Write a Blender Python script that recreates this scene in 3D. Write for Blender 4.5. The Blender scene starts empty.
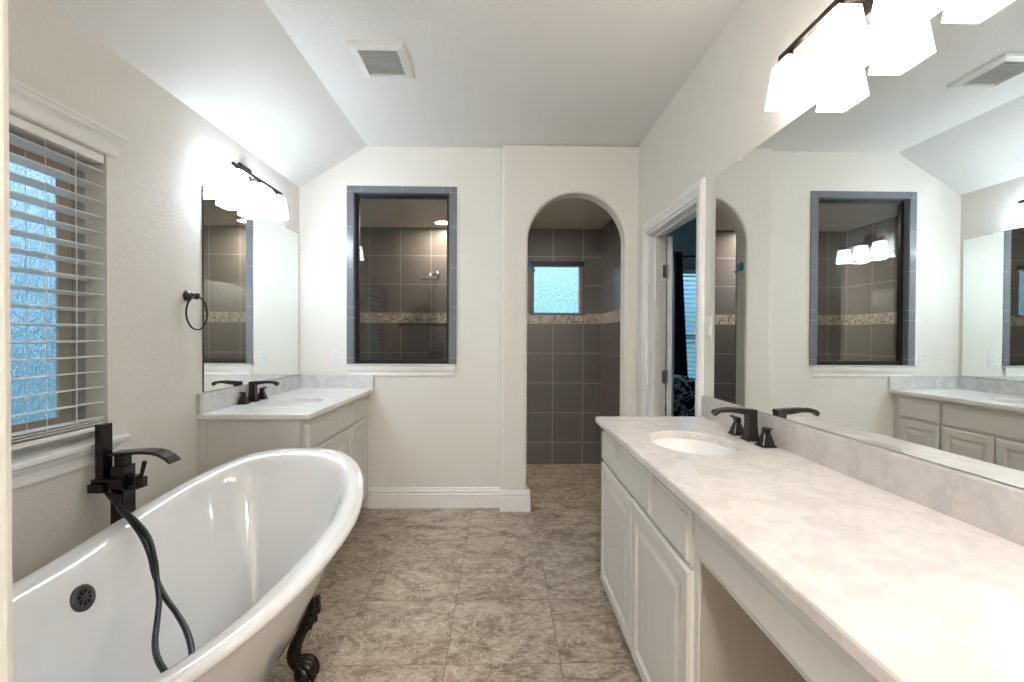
import bpy, bmesh, math, random
from mathutils import Vector, Matrix
random.seed(7)
S = bpy.context.scene
C = S.collection
PI = math.pi

# ------------------------------------------------------------------ camera
H = 1.3
F_PX, YAW, PITCH, ROLL = 473.8, .0217, -.0109, .0044
def cam_axes():
    cy, sy = math.cos(YAW), math.sin(YAW)
    xv = Vector((cy, -sy, 0)); y0 = Vector((sy, cy, 0)); z0 = Vector((0, 0, 1))
    c, s = math.cos(PITCH), math.sin(PITCH)
    zv = c*z0 - s*y0; yv = s*z0 + c*y0
    c, s = math.cos(ROLL), math.sin(ROLL)
    return c*xv + s*zv, yv, -s*xv + c*zv
rt, fw, upv = cam_axes()
cd = bpy.data.cameras.new('camera'); cam = bpy.data.objects.new('camera', cd); C.objects.link(cam)
cd.sensor_width = 36; cd.lens = F_PX/1024*36; cd.clip_start = .02
M = Matrix((rt, upv, -fw)).transposed().to_4x4(); M.translation = (0, 0, H)
cam.matrix_world = M
S.camera = cam

# ------------------------------------------------------------------ light and exposure
S.view_settings.view_transform = 'Standard'; S.view_settings.look = 'None'
S.view_settings.gamma = 1; S.view_settings.use_curve_mapping = False
S.view_settings.exposure = 1.43
WORLD_STRENGTH = 1.15
LAMP_RIGHT = (1.0, .90, .81, 6.2)
LAMP_LEFT = (.76, .89, 1.0, 11.5)
LAMP_SHOWER = (1.0, .86, .72, 175.0)
LAMP_FILL = (1.0, .955, .905, 62.0)  # colour and strength of the fill lamp added behind the camera
w = bpy.data.worlds.new('world'); S.world = w; w.use_nodes = True
nt = w.node_tree; nt.nodes.clear()
out = nt.nodes.new('ShaderNodeOutputWorld'); bg = nt.nodes.new('ShaderNodeBackground')
tc = nt.nodes.new('ShaderNodeTexCoord'); sx = nt.nodes.new('ShaderNodeSeparateXYZ')
rp = nt.nodes.new('ShaderNodeValToRGB'); mp = nt.nodes.new('ShaderNodeMapRange')
mp.inputs[1].default_value = -.3; mp.inputs[2].default_value = .6
nt.links.new(tc.outputs['Generated'], sx.inputs[0]); nt.links.new(sx.outputs[2], mp.inputs[0])
nt.links.new(mp.outputs[0], rp.inputs[0]); nt.links.new(rp.outputs[0], bg.inputs[0]); nt.links.new(bg.outputs[0], out.inputs[0])
rp.color_ramp.elements[0].position = 0; rp.color_ramp.elements[0].color = (.035, .10, .15, 1)
rp.color_ramp.elements[1].position = 1; rp.color_ramp.elements[1].color = (.66, .86, 1, 1)
e = rp.color_ramp.elements.new(.36); e.color = (.07, .19, .28, 1)
e = rp.color_ramp.elements.new(.62); e.color = (.33, .60, .85, 1)
bg.inputs[1].default_value = WORLD_STRENGTH

# ------------------------------------------------------------------ material helpers
class NT:
    def __init__(s, name):
        s.m = bpy.data.materials.new(name); s.m.use_nodes = True
        s.t = s.m.node_tree; s.n = s.t.nodes; s.b = s.n['Principled BSDF']; s.o = s.n['Material Output']
    def new(s, typ, **kw):
        n = s.n.new(typ)
        for k, v in kw.items(): setattr(n, k, v)
        return n
    def link(s, a, b): s.t.links.new(a, b)
    def put(s, sock, v):
        if isinstance(v, bpy.types.NodeSocket): s.link(v, sock)
        elif isinstance(v, (tuple, list)) and len(v) == 3 and sock.type == 'RGBA': sock.default_value = (*v, 1)
        else: sock.default_value = v
    def math(s, op, a, b=None, c=None):
        n = s.new('ShaderNodeMath', operation=op); s.put(n.inputs[0], a)
        if b is not None: s.put(n.inputs[1], b)
        if c is not None: s.put(n.inputs[2], c)
        return n.outputs[0]
    def mix(s, f, a, b, mode='MIX'):
        n = s.new('ShaderNodeMix', data_type='RGBA', blend_type=mode)
        s.put(n.inputs[0], f); s.put(n.inputs[6], a); s.put(n.inputs[7], b); return n.outputs[2]
    def pos(s):
        g = s.new('ShaderNodeTexCoord'); return g.outputs['Object']
    def xyz(s, v=None):
        n = s.new('ShaderNodeSeparateXYZ'); s.link(v or s.pos(), n.inputs[0]); return n.outputs
    def vec(s, x, y, z):
        n = s.new('ShaderNodeCombineXYZ'); s.put(n.inputs[0], x); s.put(n.inputs[1], y); s.put(n.inputs[2], z); return n.outputs[0]
    def noise(s, scale, detail=3, rough=.5, dist=0, v=None):
        n = s.new('ShaderNodeTexNoise'); n.inputs['Scale'].default_value = scale; n.inputs['Detail'].default_value = detail
        n.inputs['Roughness'].default_value = rough; n.inputs['Distortion'].default_value = dist
        s.link(v or s.pos(), n.inputs['Vector']); return n.outputs['Fac']
    def ramp(s, f, stops, interp='LINEAR'):
        n = s.new('ShaderNodeValToRGB'); n.color_ramp.interpolation = interp; el = n.color_ramp.elements
        el[0].position, el[0].color = stops[0][0], (*stops[0][1], 1)
        el[1].position, el[1].color = stops[-1][0], (*stops[-1][1], 1)
        for p, c in stops[1:-1]: k = el.new(p); k.color = (*c, 1)
        s.link(f, n.inputs[0]); return n.outputs[0]
    def bump(s, h, strength=.2, dist=.01):
        n = s.new('ShaderNodeBump'); n.inputs['Strength'].default_value = strength; n.inputs['Distance'].default_value = dist
        s.put(n.inputs['Height'], h); s.link(n.outputs[0], s.b.inputs['Normal']); return n
    def set(s, col=None, rough=None, metal=None, **kw):
        if col is not None: s.put(s.b.inputs['Base Color'], col)
        if rough is not None: s.put(s.b.inputs['Roughness'], rough)
        if metal is not None: s.b.inputs['Metallic'].default_value = metal
        for k, v in kw.items(): s.put(s.b.inputs[k], v)
        return s.m

def plain(name, col, rough=.5, metal=0, bump=0, bscale=200, **kw):
    t = NT(name); n = t.noise(bscale*.05, 3)
    c = t.mix(n, tuple(x*.97 for x in col), tuple(min(1, x*1.03) for x in col))
    t.set(c, rough, metal, **kw)
    if bump: t.bump(t.noise(bscale, 3), bump, .002)
    return t.m

def drywall(name, col):
    t = NT(name); n = t.noise(1.1, 2)
    c = t.mix(n, tuple(x*.985 for x in col), tuple(min(1, x*1.015) for x in col))
    t.set(c, .62)
    h = t.math('ADD', t.noise(75, 3, .55), t.math('MULTIPLY', t.noise(28, 2), .6))
    t.bump(h, .28, .004)
    return t.m

def shower_tile(name, axis):
    t = NT(name); x = t.xyz(); u = x[0] if axis == 'x' else x[1]; z = x[2]
    u0 = .516 if axis == 'x' else 4.44
    W = .307 if axis == 'x' else .33
    def line(v, v0, per, half):       # 1 on a joint
        fr = t.math('FRACT', t.math('ADD', t.math('DIVIDE', t.math('SUBTRACT', v, v0), per), 100.0))
        d = t.math('MULTIPLY', t.math('MINIMUM', fr, t.math('SUBTRACT', 1.0, fr)), per)
        return t.math('LESS_THAN', d, half)
    above = t.math('GREATER_THAN', z, 1.524); below = t.math('LESS_THAN', z, 1.428)
    band = t.math('SUBTRACT', 1.0, t.math('ADD', above, below))
    zj = t.math('ADD', t.math('MULTIPLY', above, line(z, 1.524, .2885, .0032)), t.math('MULTIPLY', below, line(z, 1.428, .302, .0032)))
    g = t.math('MAXIMUM', t.math('MULTIPLY', line(u, u0, W, .0032), t.math('SUBTRACT', 1.0, band)), zj)
    cu = t.math('FLOOR', t.math('DIVIDE', t.math('SUBTRACT', u, u0), W)); cz = t.math('FLOOR', t.math('DIVIDE', t.math('SUBTRACT', z, 1.428), .302))
    wn = t.new('ShaderNodeTexWhiteNoise', noise_dimensions='2D'); t.link(t.vec(cu, cz, 0), wn.inputs['Vector'])
    n = t.noise(6, 5, .6)
    tile = t.mix(n, (.140, .126, .122), (.185, .168, .163))
    tile = t.mix(t.math('MULTIPLY', wn.outputs['Value'], .25), tile, (.20, .185, .18))
    # little stone mosaic band
    mu = t.math('FLOOR', t.math('DIVIDE', u, .024)); mz = t.math('FLOOR', t.math('DIVIDE', t.math('SUBTRACT', z, 1.432), .0225))
    wm = t.new('ShaderNodeTexWhiteNoise', noise_dimensions='2D'); t.link(t.vec(mu, mz, 0), wm.inputs['Vector'])
    mc = t.ramp(wm.outputs['Value'], [(0, (.60, .52, .42)), (.28, (.42, .32, .23)), (.45, (.70, .66, .58)), (.62, (.20, .15, .12)), (.74, (.50, .42, .33)), (.9, (.34, .33, .33))], 'CONSTANT')
    mg = t.math('MAXIMUM', line(u, 0, .024, .0016), line(z, 1.432, .0225, .0016))
    mc = t.mix(mg, mc, (.55, .52, .47))
    c = t.mix(g, tile, (.46, .44, .41)); c = t.mix(band, c, mc)
    t.set(c, t.math('ADD', t.math('MULTIPLY', g, .4), .30))
    t.bump(t.math('SUBTRACT', t.math('MULTIPLY', n, .15), g), .3, .003)
    return t.m

def floor_tile():
    t = NT('floor stone tile'); p = t.pos(); x = t.xyz(p); T = .4555
    def cell(v, v0): return t.math('DIVIDE', t.math('SUBTRACT', v, v0), T)
    cx, cy = cell(x[0], -.217), cell(x[1], 2.7753)
    def joint(c):
        fr = t.math('FRACT', t.math('ADD', c, 100.0)); return t.math('MULTIPLY', t.math('MINIMUM', fr, t.math('SUBTRACT', 1.0, fr)), T)
    d = t.math('MINIMUM', joint(cx), joint(cy)); g = t.math('LESS_THAN', d, .0019)
    wn = t.new('ShaderNodeTexWhiteNoise', noise_dimensions='2D'); t.link(t.vec(t.math('FLOOR', cx), t.math('FLOOR', cy), 0), wn.inputs['Vector'])
    off = t.new('ShaderNodeVectorMath', operation='MULTIPLY_ADD')
    t.link(wn.outputs['Color'], off.inputs[0]); off.inputs[1].default_value = (9, 9, 9); t.link(p, off.inputs[2])
    v = off.outputs[0]
    st = t.new('ShaderNodeMapping'); st.inputs['Scale'].default_value = (1, 1.5, 1); t.link(v, st.inputs[0]); sv = st.outputs[0]
    big = t.noise(3.4, 8, .66, 1.6, sv); mid = t.noise(11, 8, .68, 1.6, sv); fine = t.noise(38, 5, .6, .5, sv)
    m = t.math('ADD', t.math('MULTIPLY', big, .62), t.math('MULTIPLY', mid, .38))
    c = t.ramp(m, [(.37, (.14, .092, .058)), (.45, (.28, .20, .138)), (.50, (.42, .325, .24)), (.55, (.55, .455, .36)), (.62, (.68, .59, .50))])
    vein = t.math('ABSOLUTE', t.math('SUBTRACT', t.noise(4.5, 7, .6, 3.0, sv), .5))
    vm = t.ramp(vein, [(0, (1, 1, 1)), (.035, (0, 0, 0))])
    c = t.mix(t.math('MULTIPLY', vm, .85), c, (.74, .66, .56))
    vein2 = t.math('ABSOLUTE', t.math('SUBTRACT', t.noise(7.5, 7, .65, 3.5, sv), .47))
    vm2 = t.ramp(vein2, [(0, (1, 1, 1)), (.03, (0, 0, 0))])
    c = t.mix(t.math('MULTIPLY', vm2, .6), c, (.12, .085, .055))
    c = t.mix(.22, c, t.mix(t.ramp(fine, [(.3, (0, 0, 0)), (.7, (1, 1, 1))]), (.10, .07, .05), (.66, .58, .50)))
    c = t.mix(g, c, (.24, .185, .14))
    t.set(c, t.math('ADD', .34, t.math('MULTIPLY', fine, .25)))
    t.bump(t.math('SUBTRACT', t.math('MULTIPLY', fine, .2), g), .3, .003)
    return t.m

def marble(name, base, dark, warm, amount=1.0):
    t = NT(name)
    a = t.noise(12, 7, .66, .5); b = t.noise(42, 5, .7, .3); vo = t.new('ShaderNodeTexVoronoi'); vo.inputs['Scale'].default_value = 48
    t.link(t.pos(), vo.inputs['Vector'])
    f1 = t.ramp(a, [(.46, (0, 0, 0)), (.58, (1, 1, 1))]); f2 = t.ramp(b, [(.52, (0, 0, 0)), (.60, (1, 1, 1))])
    c = t.mix(t.math('MULTIPLY', f1, .55*amount), base, dark)
    c = t.mix(t.math('MULTIPLY', f2, .35*amount), c, warm)
    cell = t.ramp(vo.outputs['Distance'], [(.12, (1, 1, 1)), (.4, (0, 0, 0))])
    c = t.mix(t.math('MULTIPLY', t.math('MULTIPLY', cell, f2), .35*amount), c, tuple(min(1, x*1.25) for x in base))
    t.set(c, .26); return t.m

def painted_wood(name, col):
    t = NT(name); mpn = t.new('ShaderNodeMapping'); mpn.inputs['Scale'].default_value = (14, 14, 1.4); t.link(t.pos(), mpn.inputs[0])
    n = t.noise(3, 4, .6, .3, mpn.outputs[0])
    t.set(t.mix(n, tuple(x*.93 for x in col), tuple(min(1, x*1.05) for x in col)), .38)
    t.bump(n, .06, .003); return t.m

def rain_glass(name, rough=.12, tint=(.92, .96, 1), scale=(110, 110, 34), dist=.010):
    t = NT(name); mpn = t.new('ShaderNodeMapping'); mpn.inputs['Scale'].default_value = scale; t.link(t.pos(), mpn.inputs[0])
    n = t.noise(1.2, 4, .6, .8, mpn.outputs[0])
    t.set(tint, rough, **{'Transmission Weight': 1.0, 'IOR': 1.45}); t.bump(n, 1.0, dist); return t.m

def clear_glass(name, tint=(.80, .80, .78)):
    t = NT(name); tr = t.new('ShaderNodeBsdfTransparent'); tr.inputs[0].default_value = (*tint, 1)
    gl = t.new('ShaderNodeBsdfGlossy'); gl.inputs['Roughness'].default_value = .002
    lw = t.new('ShaderNodeLayerWeight'); lw.inputs[0].default_value = .5
    fr = t.math('ADD', .05, t.math('MULTIPLY', .95, t.math('POWER', lw.outputs['Facing'], 5.0)))
    mx = t.new('ShaderNodeMixShader'); t.link(fr, mx.inputs[0]); t.link(tr.outputs[0], mx.inputs[1]); t.link(gl.outputs[0], mx.inputs[2])
    t.link(mx.outputs[0], t.o.inputs['Surface']); return t.m

def mirror_mat():
    t = NT('mirror silver'); t.set((.90, .935, .92), .0, 1.0); return t.m

def lamp_mat(name, c):
    t = NT(name); z = t.xyz()[2]
    t.set((.9, .9, .9), .4); t.b.inputs['Emission Color'].default_value = (*c[:3], 1)
    t.b.inputs['Emission Strength'].default_value = c[3]; return t.m

def cloth(name, a, b=None, scale=14):
    t = NT(name)
    if b is None: c = t.mix(t.noise(40, 3), tuple(x*.8 for x in a), a)
    else:
        v = t.noise(scale, 2, .5, 2.5); k = t.math('ABSOLUTE', t.math('SUBTRACT', v, .5))
        c = t.mix(t.ramp(k, [(.045, (1, 1, 1)), (.060, (0, 0, 0))]), a, b)
    t.set(c, .9); t.bump(t.noise(350, 2), .2, .001); return t.m

WALL = drywall('cream drywall', (.815, .785, .73))
CEIL = drywall('white ceiling', (.83, .82, .80))
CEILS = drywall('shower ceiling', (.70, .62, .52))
BEDWALL = drywall('blue grey wall', (.42, .47, .52))
TRIM = plain('white trim', (.90, .895, .88), .32)
DOORW = plain('white door paint', (.82, .82, .82), .35)
FLOOR = floor_tile()
TILEX = shower_tile('charcoal tile x', 'x'); TILEY = shower_tile('charcoal tile y', 'y')
BORDER = plain('slate blue border tile', (.185, .195, .225), .22)
GROUT = plain('pale grout', (.50, .50, .49), .8)
MARB = marble('cream marble', (.785, .74, .71), (.61, .58, .56), (.67, .56, .48), 1.0)
SPLASH = marble('backsplash marble', (.60, .56, .54), (.47, .45, .44), (.68, .62, .57), 1.0)
SPLASHL = marble('pale backsplash marble', (.70, .69, .68), (.50, .50, .51), (.78, .77, .76), 1.0)
PAINT = painted_wood('cabinet paint', (.72, .695, .65))
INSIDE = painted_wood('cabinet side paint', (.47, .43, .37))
BRONZE = plain('oil rubbed bronze', (.042, .035, .034), .24, .75)
BLACKM = plain('matte black tube', (.025, .025, .027), .38, .3)
COPPER = plain('worn copper', (.55, .26, .12), .35, .9)
BLACKF = plain('black frame', (.012, .012, .014), .35, .2)
CHROME = plain('chrome', (.75, .75, .76), .12, 1)
NICKEL = plain('satin nickel', (.55, .54, .52), .3, 1)
STEEL = plain('dark steel drain', (.11, .11, .115), .35, .8)
HOLE = plain('drain dark', (.01, .01, .01), .9)
ENAMEL = plain('white enamel', (.93, .93, .935), .07, **{'Coat Weight': .6, 'Coat Roughness': .03})
PORC = plain('white porcelain', (.86, .85, .84), .1)
PLASTIC = plain('white plastic', (.82, .82, .80), .35)
SLAT = plain('white faux wood slat', (.92, .91, .89), .38)
CORD = plain('white cord', (.85, .84, .80), .8)
TANF = plain('tan window frame', (.42, .34, .27), .5)
GREYF = plain('grey window channel', (.34, .33, .31), .6)
RAIN = rain_glass('rain glass'); RAIN2 = rain_glass('frosted glass', .10, scale=(38, 38, 38), dist=.012)
GLASS = clear_glass('clear glass'); GLASS2 = clear_glass('bedroom glass', (.8, .88, .92))
MIRROR = mirror_mat(); MEDGE = plain('mirror dark edge', (.04, .04, .04), .3, .5); MEDGE2 = plain('mirror pale edge', (.45, .45, .44), .3, .5)
LR = lamp_mat('warm lit shade', LAMP_RIGHT); LL = lamp_mat('cool lit shade', LAMP_LEFT)
LS = lamp_mat('recessed lamp', LAMP_SHOWER)
TEAL = plain('teal plastic', (.01, .30, .33), .3)
NAVY = cloth('navy curtain', (.012, .018, .045)); THROW = cloth('patterned cushion', (.010, .016, .045), (.62, .66, .72), 5)
VENTB = plain('vent shade', (.45, .45, .44), .6); VENTG = plain('vent grille grey', (.62, .62, .61), .5)
WOODD = painted_wood('dark bed wood', (.06, .04, .03))

# ------------------------------------------------------------------ mesh helpers
def link(name, bm, mats, parent=None, smooth=False, bevel=0, seg=2, angle=35, sub=0, kind=None):
    bmesh.ops.recalc_face_normals(bm, faces=bm.faces)
    me = bpy.data.meshes.new(name); bm.to_mesh(me); bm.free()
    if not isinstance(mats, (list, tuple)): mats = [mats]
    for m in mats: me.materials.append(m)
    o = bpy.data.objects.new(name, me); C.objects.link(o)
    if parent: o.parent = parent; o.matrix_parent_inverse = Matrix.Translation(-world_loc(parent))
    if smooth:
        for p in me.polygons: p.use_smooth = True
    if bevel:
        b = o.modifiers.new('bevel', 'BEVEL'); b.width = bevel; b.segments = seg; b.limit_method = 'ANGLE'; b.angle_limit = math.radians(angle)
    if sub:
        s = o.modifiers.new('sub', 'SUBSURF'); s.levels = sub; s.render_levels = sub
    if kind: o['kind'] = kind
    return o
def world_loc(p):
    v = Vector(p.location)
    if p.parent: v += p.matrix_parent_inverse.translation + world_loc(p.parent)
    return v
def tag(o, label, cat, group=None):
    o['label'] = label; o['category'] = cat
    if group: o['group'] = group
    return o
def thing(name, label, cat, loc, group=None):
    o = bpy.data.objects.new(name, None); C.objects.link(o); o.location = loc; o.empty_display_size = .05
    return tag(o, label, cat, group)
def box(bm, x0, x1, y0, y1, z0, z1, mi=0):
    vs = [bm.verts.new(p) for p in ((x0,y0,z0),(x1,y0,z0),(x1,y1,z0),(x0,y1,z0),(x0,y0,z1),(x1,y0,z1),(x1,y1,z1),(x0,y1,z1))]
    for f in ((0,3,2,1),(4,5,6,7),(0,1,5,4),(1,2,6,5),(2,3,7,6),(3,0,4,7)):
        fc = bm.faces.new([vs[i] for i in f]); fc.material_index = mi
    return vs
def loft(bm, rings, close=True, cap0=True, cap1=True, mi=0):
    R = [[bm.verts.new(p) for p in r] for r in rings]; n = len(R[0])
    for a, b in zip(R, R[1:]):
        for i in range(n if close else n-1):
            j = (i+1) % n; f = bm.faces.new((a[i], a[j], b[j], b[i])); f.material_index = mi
    if cap0: bm.faces.new(R[0][::-1]).material_index = mi
    if cap1: bm.faces.new(R[-1]).material_index = mi
    return R
def tube(bm, pts, rad, n=12, mi=0, cap=True):
    pts = [Vector(p) for p in pts]; rings = []; ref = None
    for i, p in enumerate(pts):
        d = (pts[min(i+1, len(pts)-1)] - pts[max(i-1, 0)]).normalized()
        if ref is None:
            ref = Vector((0, 0, 1)) if abs(d.z) < .9 else Vector((1, 0, 0))
        ref = (ref - d*ref.dot(d)).normalized(); b = d.cross(ref)
        r = rad[i] if isinstance(rad, (list, tuple)) else rad
        rings.append([p + (ref*math.cos(a)+b*math.sin(a))*r for a in [2*PI*k/n for k in range(n)]])
    loft(bm, rings, True, cap, cap, mi)
def smooth_path(pts, n=10):
    P = [Vector(p) for p in pts]; P = [2*P[0]-P[1]] + P + [2*P[-1]-P[-2]]; o = []
    for i in range(1, len(P)-2):
        a, b, c, d = P[i-1:i+3]
        for k in range(n):
            t = k/n; o.append(.5*((2*b)+(c-a)*t+(2*a-5*b+4*c-d)*t*t+(-a+3*b-3*c+d)*t**3))
    o.append(P[-2]); return o
def lathe(bm, prof, c=(0,0,0), n=24, axis='z', mi=0, cap0=True, cap1=True):
    rings = []
    for r, h in prof:
        ring = []
        for k in range(n):
            a = 2*PI*k/n; u, v = r*math.cos(a), r*math.sin(a)
            p = {'z': (u, v, h), 'x': (h, u, v), 'y': (u, h, v)}[axis]
            ring.append((p[0]+c[0], p[1]+c[1], p[2]+c[2]))
        rings.append(ring)
    loft(bm, rings, True, cap0, cap1, mi)
def new(): return bmesh.new()
def frustum(bm, c, a0, b0, a1, b1, z0, z1, mi=0, cap0=True, cap1=True):
    x, y = c
    r0 = [(x-a0, y-b0, z0), (x+a0, y-b0, z0), (x+a0, y+b0, z0), (x-a0, y+b0, z0)]
    r1 = [(x-a1, y-b1, z1), (x+a1, y-b1, z1), (x+a1, y+b1, z1), (x-a1, y+b1, z1)]
    loft(bm, [r0, r1], True, cap0, cap1, mi)
def struct(name, bm, m, parent=None, **kw): return link(name, bm, m, parent, kind=None if parent else 'structure', **kw)

# ------------------------------------------------------------------ dimensions
XL, XR = -1.514, 1.0135
YB, YA = 3.58, 3.507          # back wall, arch wall
YS0, YS1 = 3.66, 4.788        # shower inside
HC, HL, XS = 2.714, 2.398, -1.012
YF = -1.7

# floor
b = new(); box(b, XL-.14, XR+.14, YF-.1, YS1+.1, -.1, 0); struct('floor', b, FLOOR)
# ceiling with its slope
b = new(); y0, y1 = YF-.1, YS0
loft(b, [[(x, y, z) for x, z in ((XR+.13, HC), (XS, HC), (XL, HL), (XL-.14, HL), (XL-.14, HC+.12), (XR+.13, HC+.12))] for y in (y0, y1)]); struct('ceiling', b, CEIL)
# left wall with window opening
WY0, WY1, WZ0, WZ1 = .93, 1.853, .90, 1.982
b = new()
for a in ((YF-.1, WY0, 0, HC), (WY1, YS1+.1, 0, HC), (WY0, WY1, 0, WZ0), (WY0, WY1, WZ1, HC)): box(b, XL-.14, XL, *a)
struct('wall_left', b, WALL)
# right wall with door opening
DY0, DY1, DZ = 2.427, 3.285, 2.02
b = new()
for a in ((YF-.1, DY0, 0, HC), (DY1, YS0, 0, HC), (DY0, DY1, DZ, HC)): box(b, XR, XR+.12, *a)
struct('wall_right', b, WALL)
# back wall with interior window opening
IX0, IX1, IZ0, IZ1 = -1.118, -.390, 1.072, 2.372
b = new()
for a in ((XL-.02, IX0, 0, HC), (IX1, .02, 0, HC), (IX0, IX1, 0, IZ0), (IX0, IX1, IZ1, HC)): box(b, a[0], a[1], YB, YS0-.004, a[2], a[3])
struct('wall_back', b, WALL)
# arch wall
AX0, AX1, AZ = .190, .915, 2.363
ar = (AX1-AX0)/2; ac = (AX0+AX1)/2
pts = [(-.002, 0), (AX0, 0), (AX0, AZ-ar)] + [(ac-ar*math.cos(PI*k/32), AZ-ar+ar*math.sin(PI*k/32)) for k in range(1, 32)] + [(AX1, AZ-ar), (AX1, 0), (XR+.01, 0), (XR+.01, HC), (-.002, HC)]
b = new(); loft(b, [[(x, y, z) for x, z in pts] for y in (YA, YS0)])
o = struct('wall_arch', b, WALL, bevel=.018, seg=3, angle=50)
# shower shell
b = new(); box(b, XL-.02, XR+.02, YS1, YS1+.12, 0, 1.52); box(b, XL-.02, .300, YS1, YS1+.12, 1.52, 2.03); box(b, .815, XR+.02, YS1, YS1+.12, 1.52, 2.03); box(b, XL-.02, XR+.02, YS1, YS1+.12, 2.03, 2.6)
struct('wall_shower_back', b, TILEX)
b = new(); box(b, XR-.008, XR+.12, YS0, YS1+.05, 0, 2.6); struct('wall_shower_right', b, TILEY)
b = new(); box(b, XL-.02, XL+.008, YS0, YS1+.05, 0, 2.6); struct('wall_shower_left', b, TILEY)
b = new()
for a in ((XL, IX0, 0, 2.4), (IX1, AX0-.0, 0, 2.4), (IX0, IX1, 0, IZ0), (IX0, IX1, IZ1, 2.4)): box(b, a[0], a[1], YS0-.004, YS0+.006, a[2], a[3])
struct('wall_shower_front', b, TILEX)
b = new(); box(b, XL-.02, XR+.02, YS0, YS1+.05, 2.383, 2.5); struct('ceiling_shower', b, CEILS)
# wall at the camera end: opening the camera looks through, and the space behind it
b = new()
box(b, XL-.02, -.418, .30, .42, 0, HC)
struct('wall_front', b, WALL, bevel=.012, seg=3)
b = new(); box(b, XL-.14, XR+.13, YF-.12, YF, 0, HC); struct('wall_hall', b, WALL)

# baseboards
def base_profile(k=1): return [(a*k, c) for a, c in [(0, 0), (.016, 0), (.016, .104), (.010, .109), (.010, .116), (.014, .122), (.013, .130), (.006, .135), (.006, .146), (.002, .152), (0, .154)]]
def baseboard(name, p0, p1, nrm, k=1):
    b = new(); rings = []
    for p in (p0, p1): rings.append([(p[0]+nrm[0]*d, p[1]+nrm[1]*d, z) for d, z in base_profile(k)])
    loft(b, rings); return struct(name, b, TRIM)
baseboard('baseboard_back', (-.999, YB), (-.002, YB), (0, -1))
baseboard('baseboard_arch', (-.010, YA), (AX0+.024, YA), (0, -1))
baseboard('baseboard_arch_side', (AX0-.004, YA-.0139), (AX0-.004, YS0), (1, 0), 2)
baseboard('baseboard_left', (XL, .42), (XL, 2.385), (1, 0))

# ------------------------------------------------------------------ interior window (shower glass)
b = new(); d = .010
def tl(x0, x1, z0, z1): box(b, x0+.0012, x1-.0012, YB-d, YB+.004, z0+.0012, z1-.0012)
OX0, OX1, OZ1 = -1.161, -.339, 2.416
zs = [1.084, 1.13, 1.43, 1.51, 1.81, 2.11, IZ1, OZ1]
for (x0, x1) in ((OX0, IX0), (IX1, OX1)):
    for z0, z1 in zip(zs, zs[1:]): tl(x0, x1, z0, z1)
xs = [IX0, -1.052, -.748, -.445, IX1]
for x0, x1 in zip(xs, xs[1:]): tl(x0, x1, IZ1, OZ1)
# the tiled return of the opening
for z0, z1 in zip(zs[:-1], zs[1:-1]):
    box(b, IX0-.002, IX0+.008, YB-d+.001, YS0+.004, z0+.0012, z1-.0012); box(b, IX1-.008, IX1+.002, YB-d+.001, YS0+.004, z0+.0012, z1-.0012)
for x0, x1 in zip(xs, xs[1:]): box(b, x0+.0012, x1-.0012, YB-d+.001, YS0+.004, IZ1-.008, IZ1+.002)
win2 = struct('window_2', b, BORDER)
b = new()
for a in ((OX0, IX0, 1.08, OZ1), (IX1, OX1, 1.08, OZ1), (IX0, IX1, IZ1, OZ1)): box(b, a[0]+.0015, a[1]-.0015, YB-d+.002, YB+.002, a[2]+.0015, a[3]-.0015)
struct('grout', b, GROUT, win2)
b = new(); fx0, fx1, fz0, fz1, ft = IX0+.008, IX1-.008, 1.084, IZ1-.008, .024
for a in ((fx0, fx0+ft, fz0, fz1), (fx1-ft, fx1, fz0, fz1), (fx0+ft, fx1-ft, fz0, fz0+ft+.008), (fx0+ft, fx1-ft, fz1-ft, fz1)): box(b, a[0], a[1], 3.628, 3.658, a[2], a[3])
struct('window_frame', b, BLACKF, win2, bevel=.002)
b = new(); box(b, fx0+ft-.004, fx1-ft+.004, 3.640, 3.646, fz0+ft, fz1-ft+.004); struct('pane', b, GLASS, win2)
b = new(); box(b, OX0-.002, OX1-.004, YB-.030, YS0, 1.072, 1.084); struct('stone_sill', b, SPLASHL, win2, bevel=.002)
b = new()
pr = [(0, .992), (.006, .992), (.010, 1.004), (.010, 1.022), (.018, 1.040), (.022, 1.060), (.022, 1.0715), (0, 1.0715)]
r0 = [(OX0+.004+(.024-dd), YB-dd, z) for dd, z in pr]; r1 = [(OX1-.010-(.024-dd)*1.2, YB-dd, z) for dd, z in pr]
loft(b, [r0, r1]); struct('apron_moulding', b, TRIM, win2)

# ------------------------------------------------------------------ left window with blind
win1x = XL-.088
b = new()
box(b, win1x-.02, win1x+.007, WY0, WY1, WZ0, WZ0+.075, 1); box(b, win1x-.02, win1x+.005, WY0, WY1, WZ1-.05, WZ1)
box(b, win1x-.02, win1x+.005, WY0, WY0+.05, WZ0, WZ1); box(b, win1x-.02, win1x+.005, WY1-.052, WY1, WZ0, WZ1)
win1 = struct('window_1', b, [GREYF, TRIM])
b = new()
for a in ((WY0+.05, WY1-.052, WZ0+.05, WZ0+.10), (WY0+.05, WY1-.052, WZ1-.10, WZ1-.05), (WY0+.05, WY0+.10, WZ0+.1, WZ1-.1), (WY1-.105, WY1-.052, WZ0+.1, WZ1-.1)): box(b, win1x-.012, win1x+.001, *a)
struct('sash', b, TANF, win1)
b = new(); box(b, win1x-.010, win1x-.004, WY0+.09, WY1-.098, WZ0+.09, WZ1-.09); struct('pane', b, RAIN, win1)
out_ = [(XL-.083, WY0), (XL-.0005, WY0), (XL-.0005+.001, WY0-.055), (XL+.040, WY0-.055), (XL+.040, WY1+.062), (XL+.0005, WY1+.062), (XL-.0005, WY1), (XL-.083, WY1)]
b = new(); loft(b, [[(x, y, z) for x, y in out_] for z in (WZ0-.018, WZ0+.004)])
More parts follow.
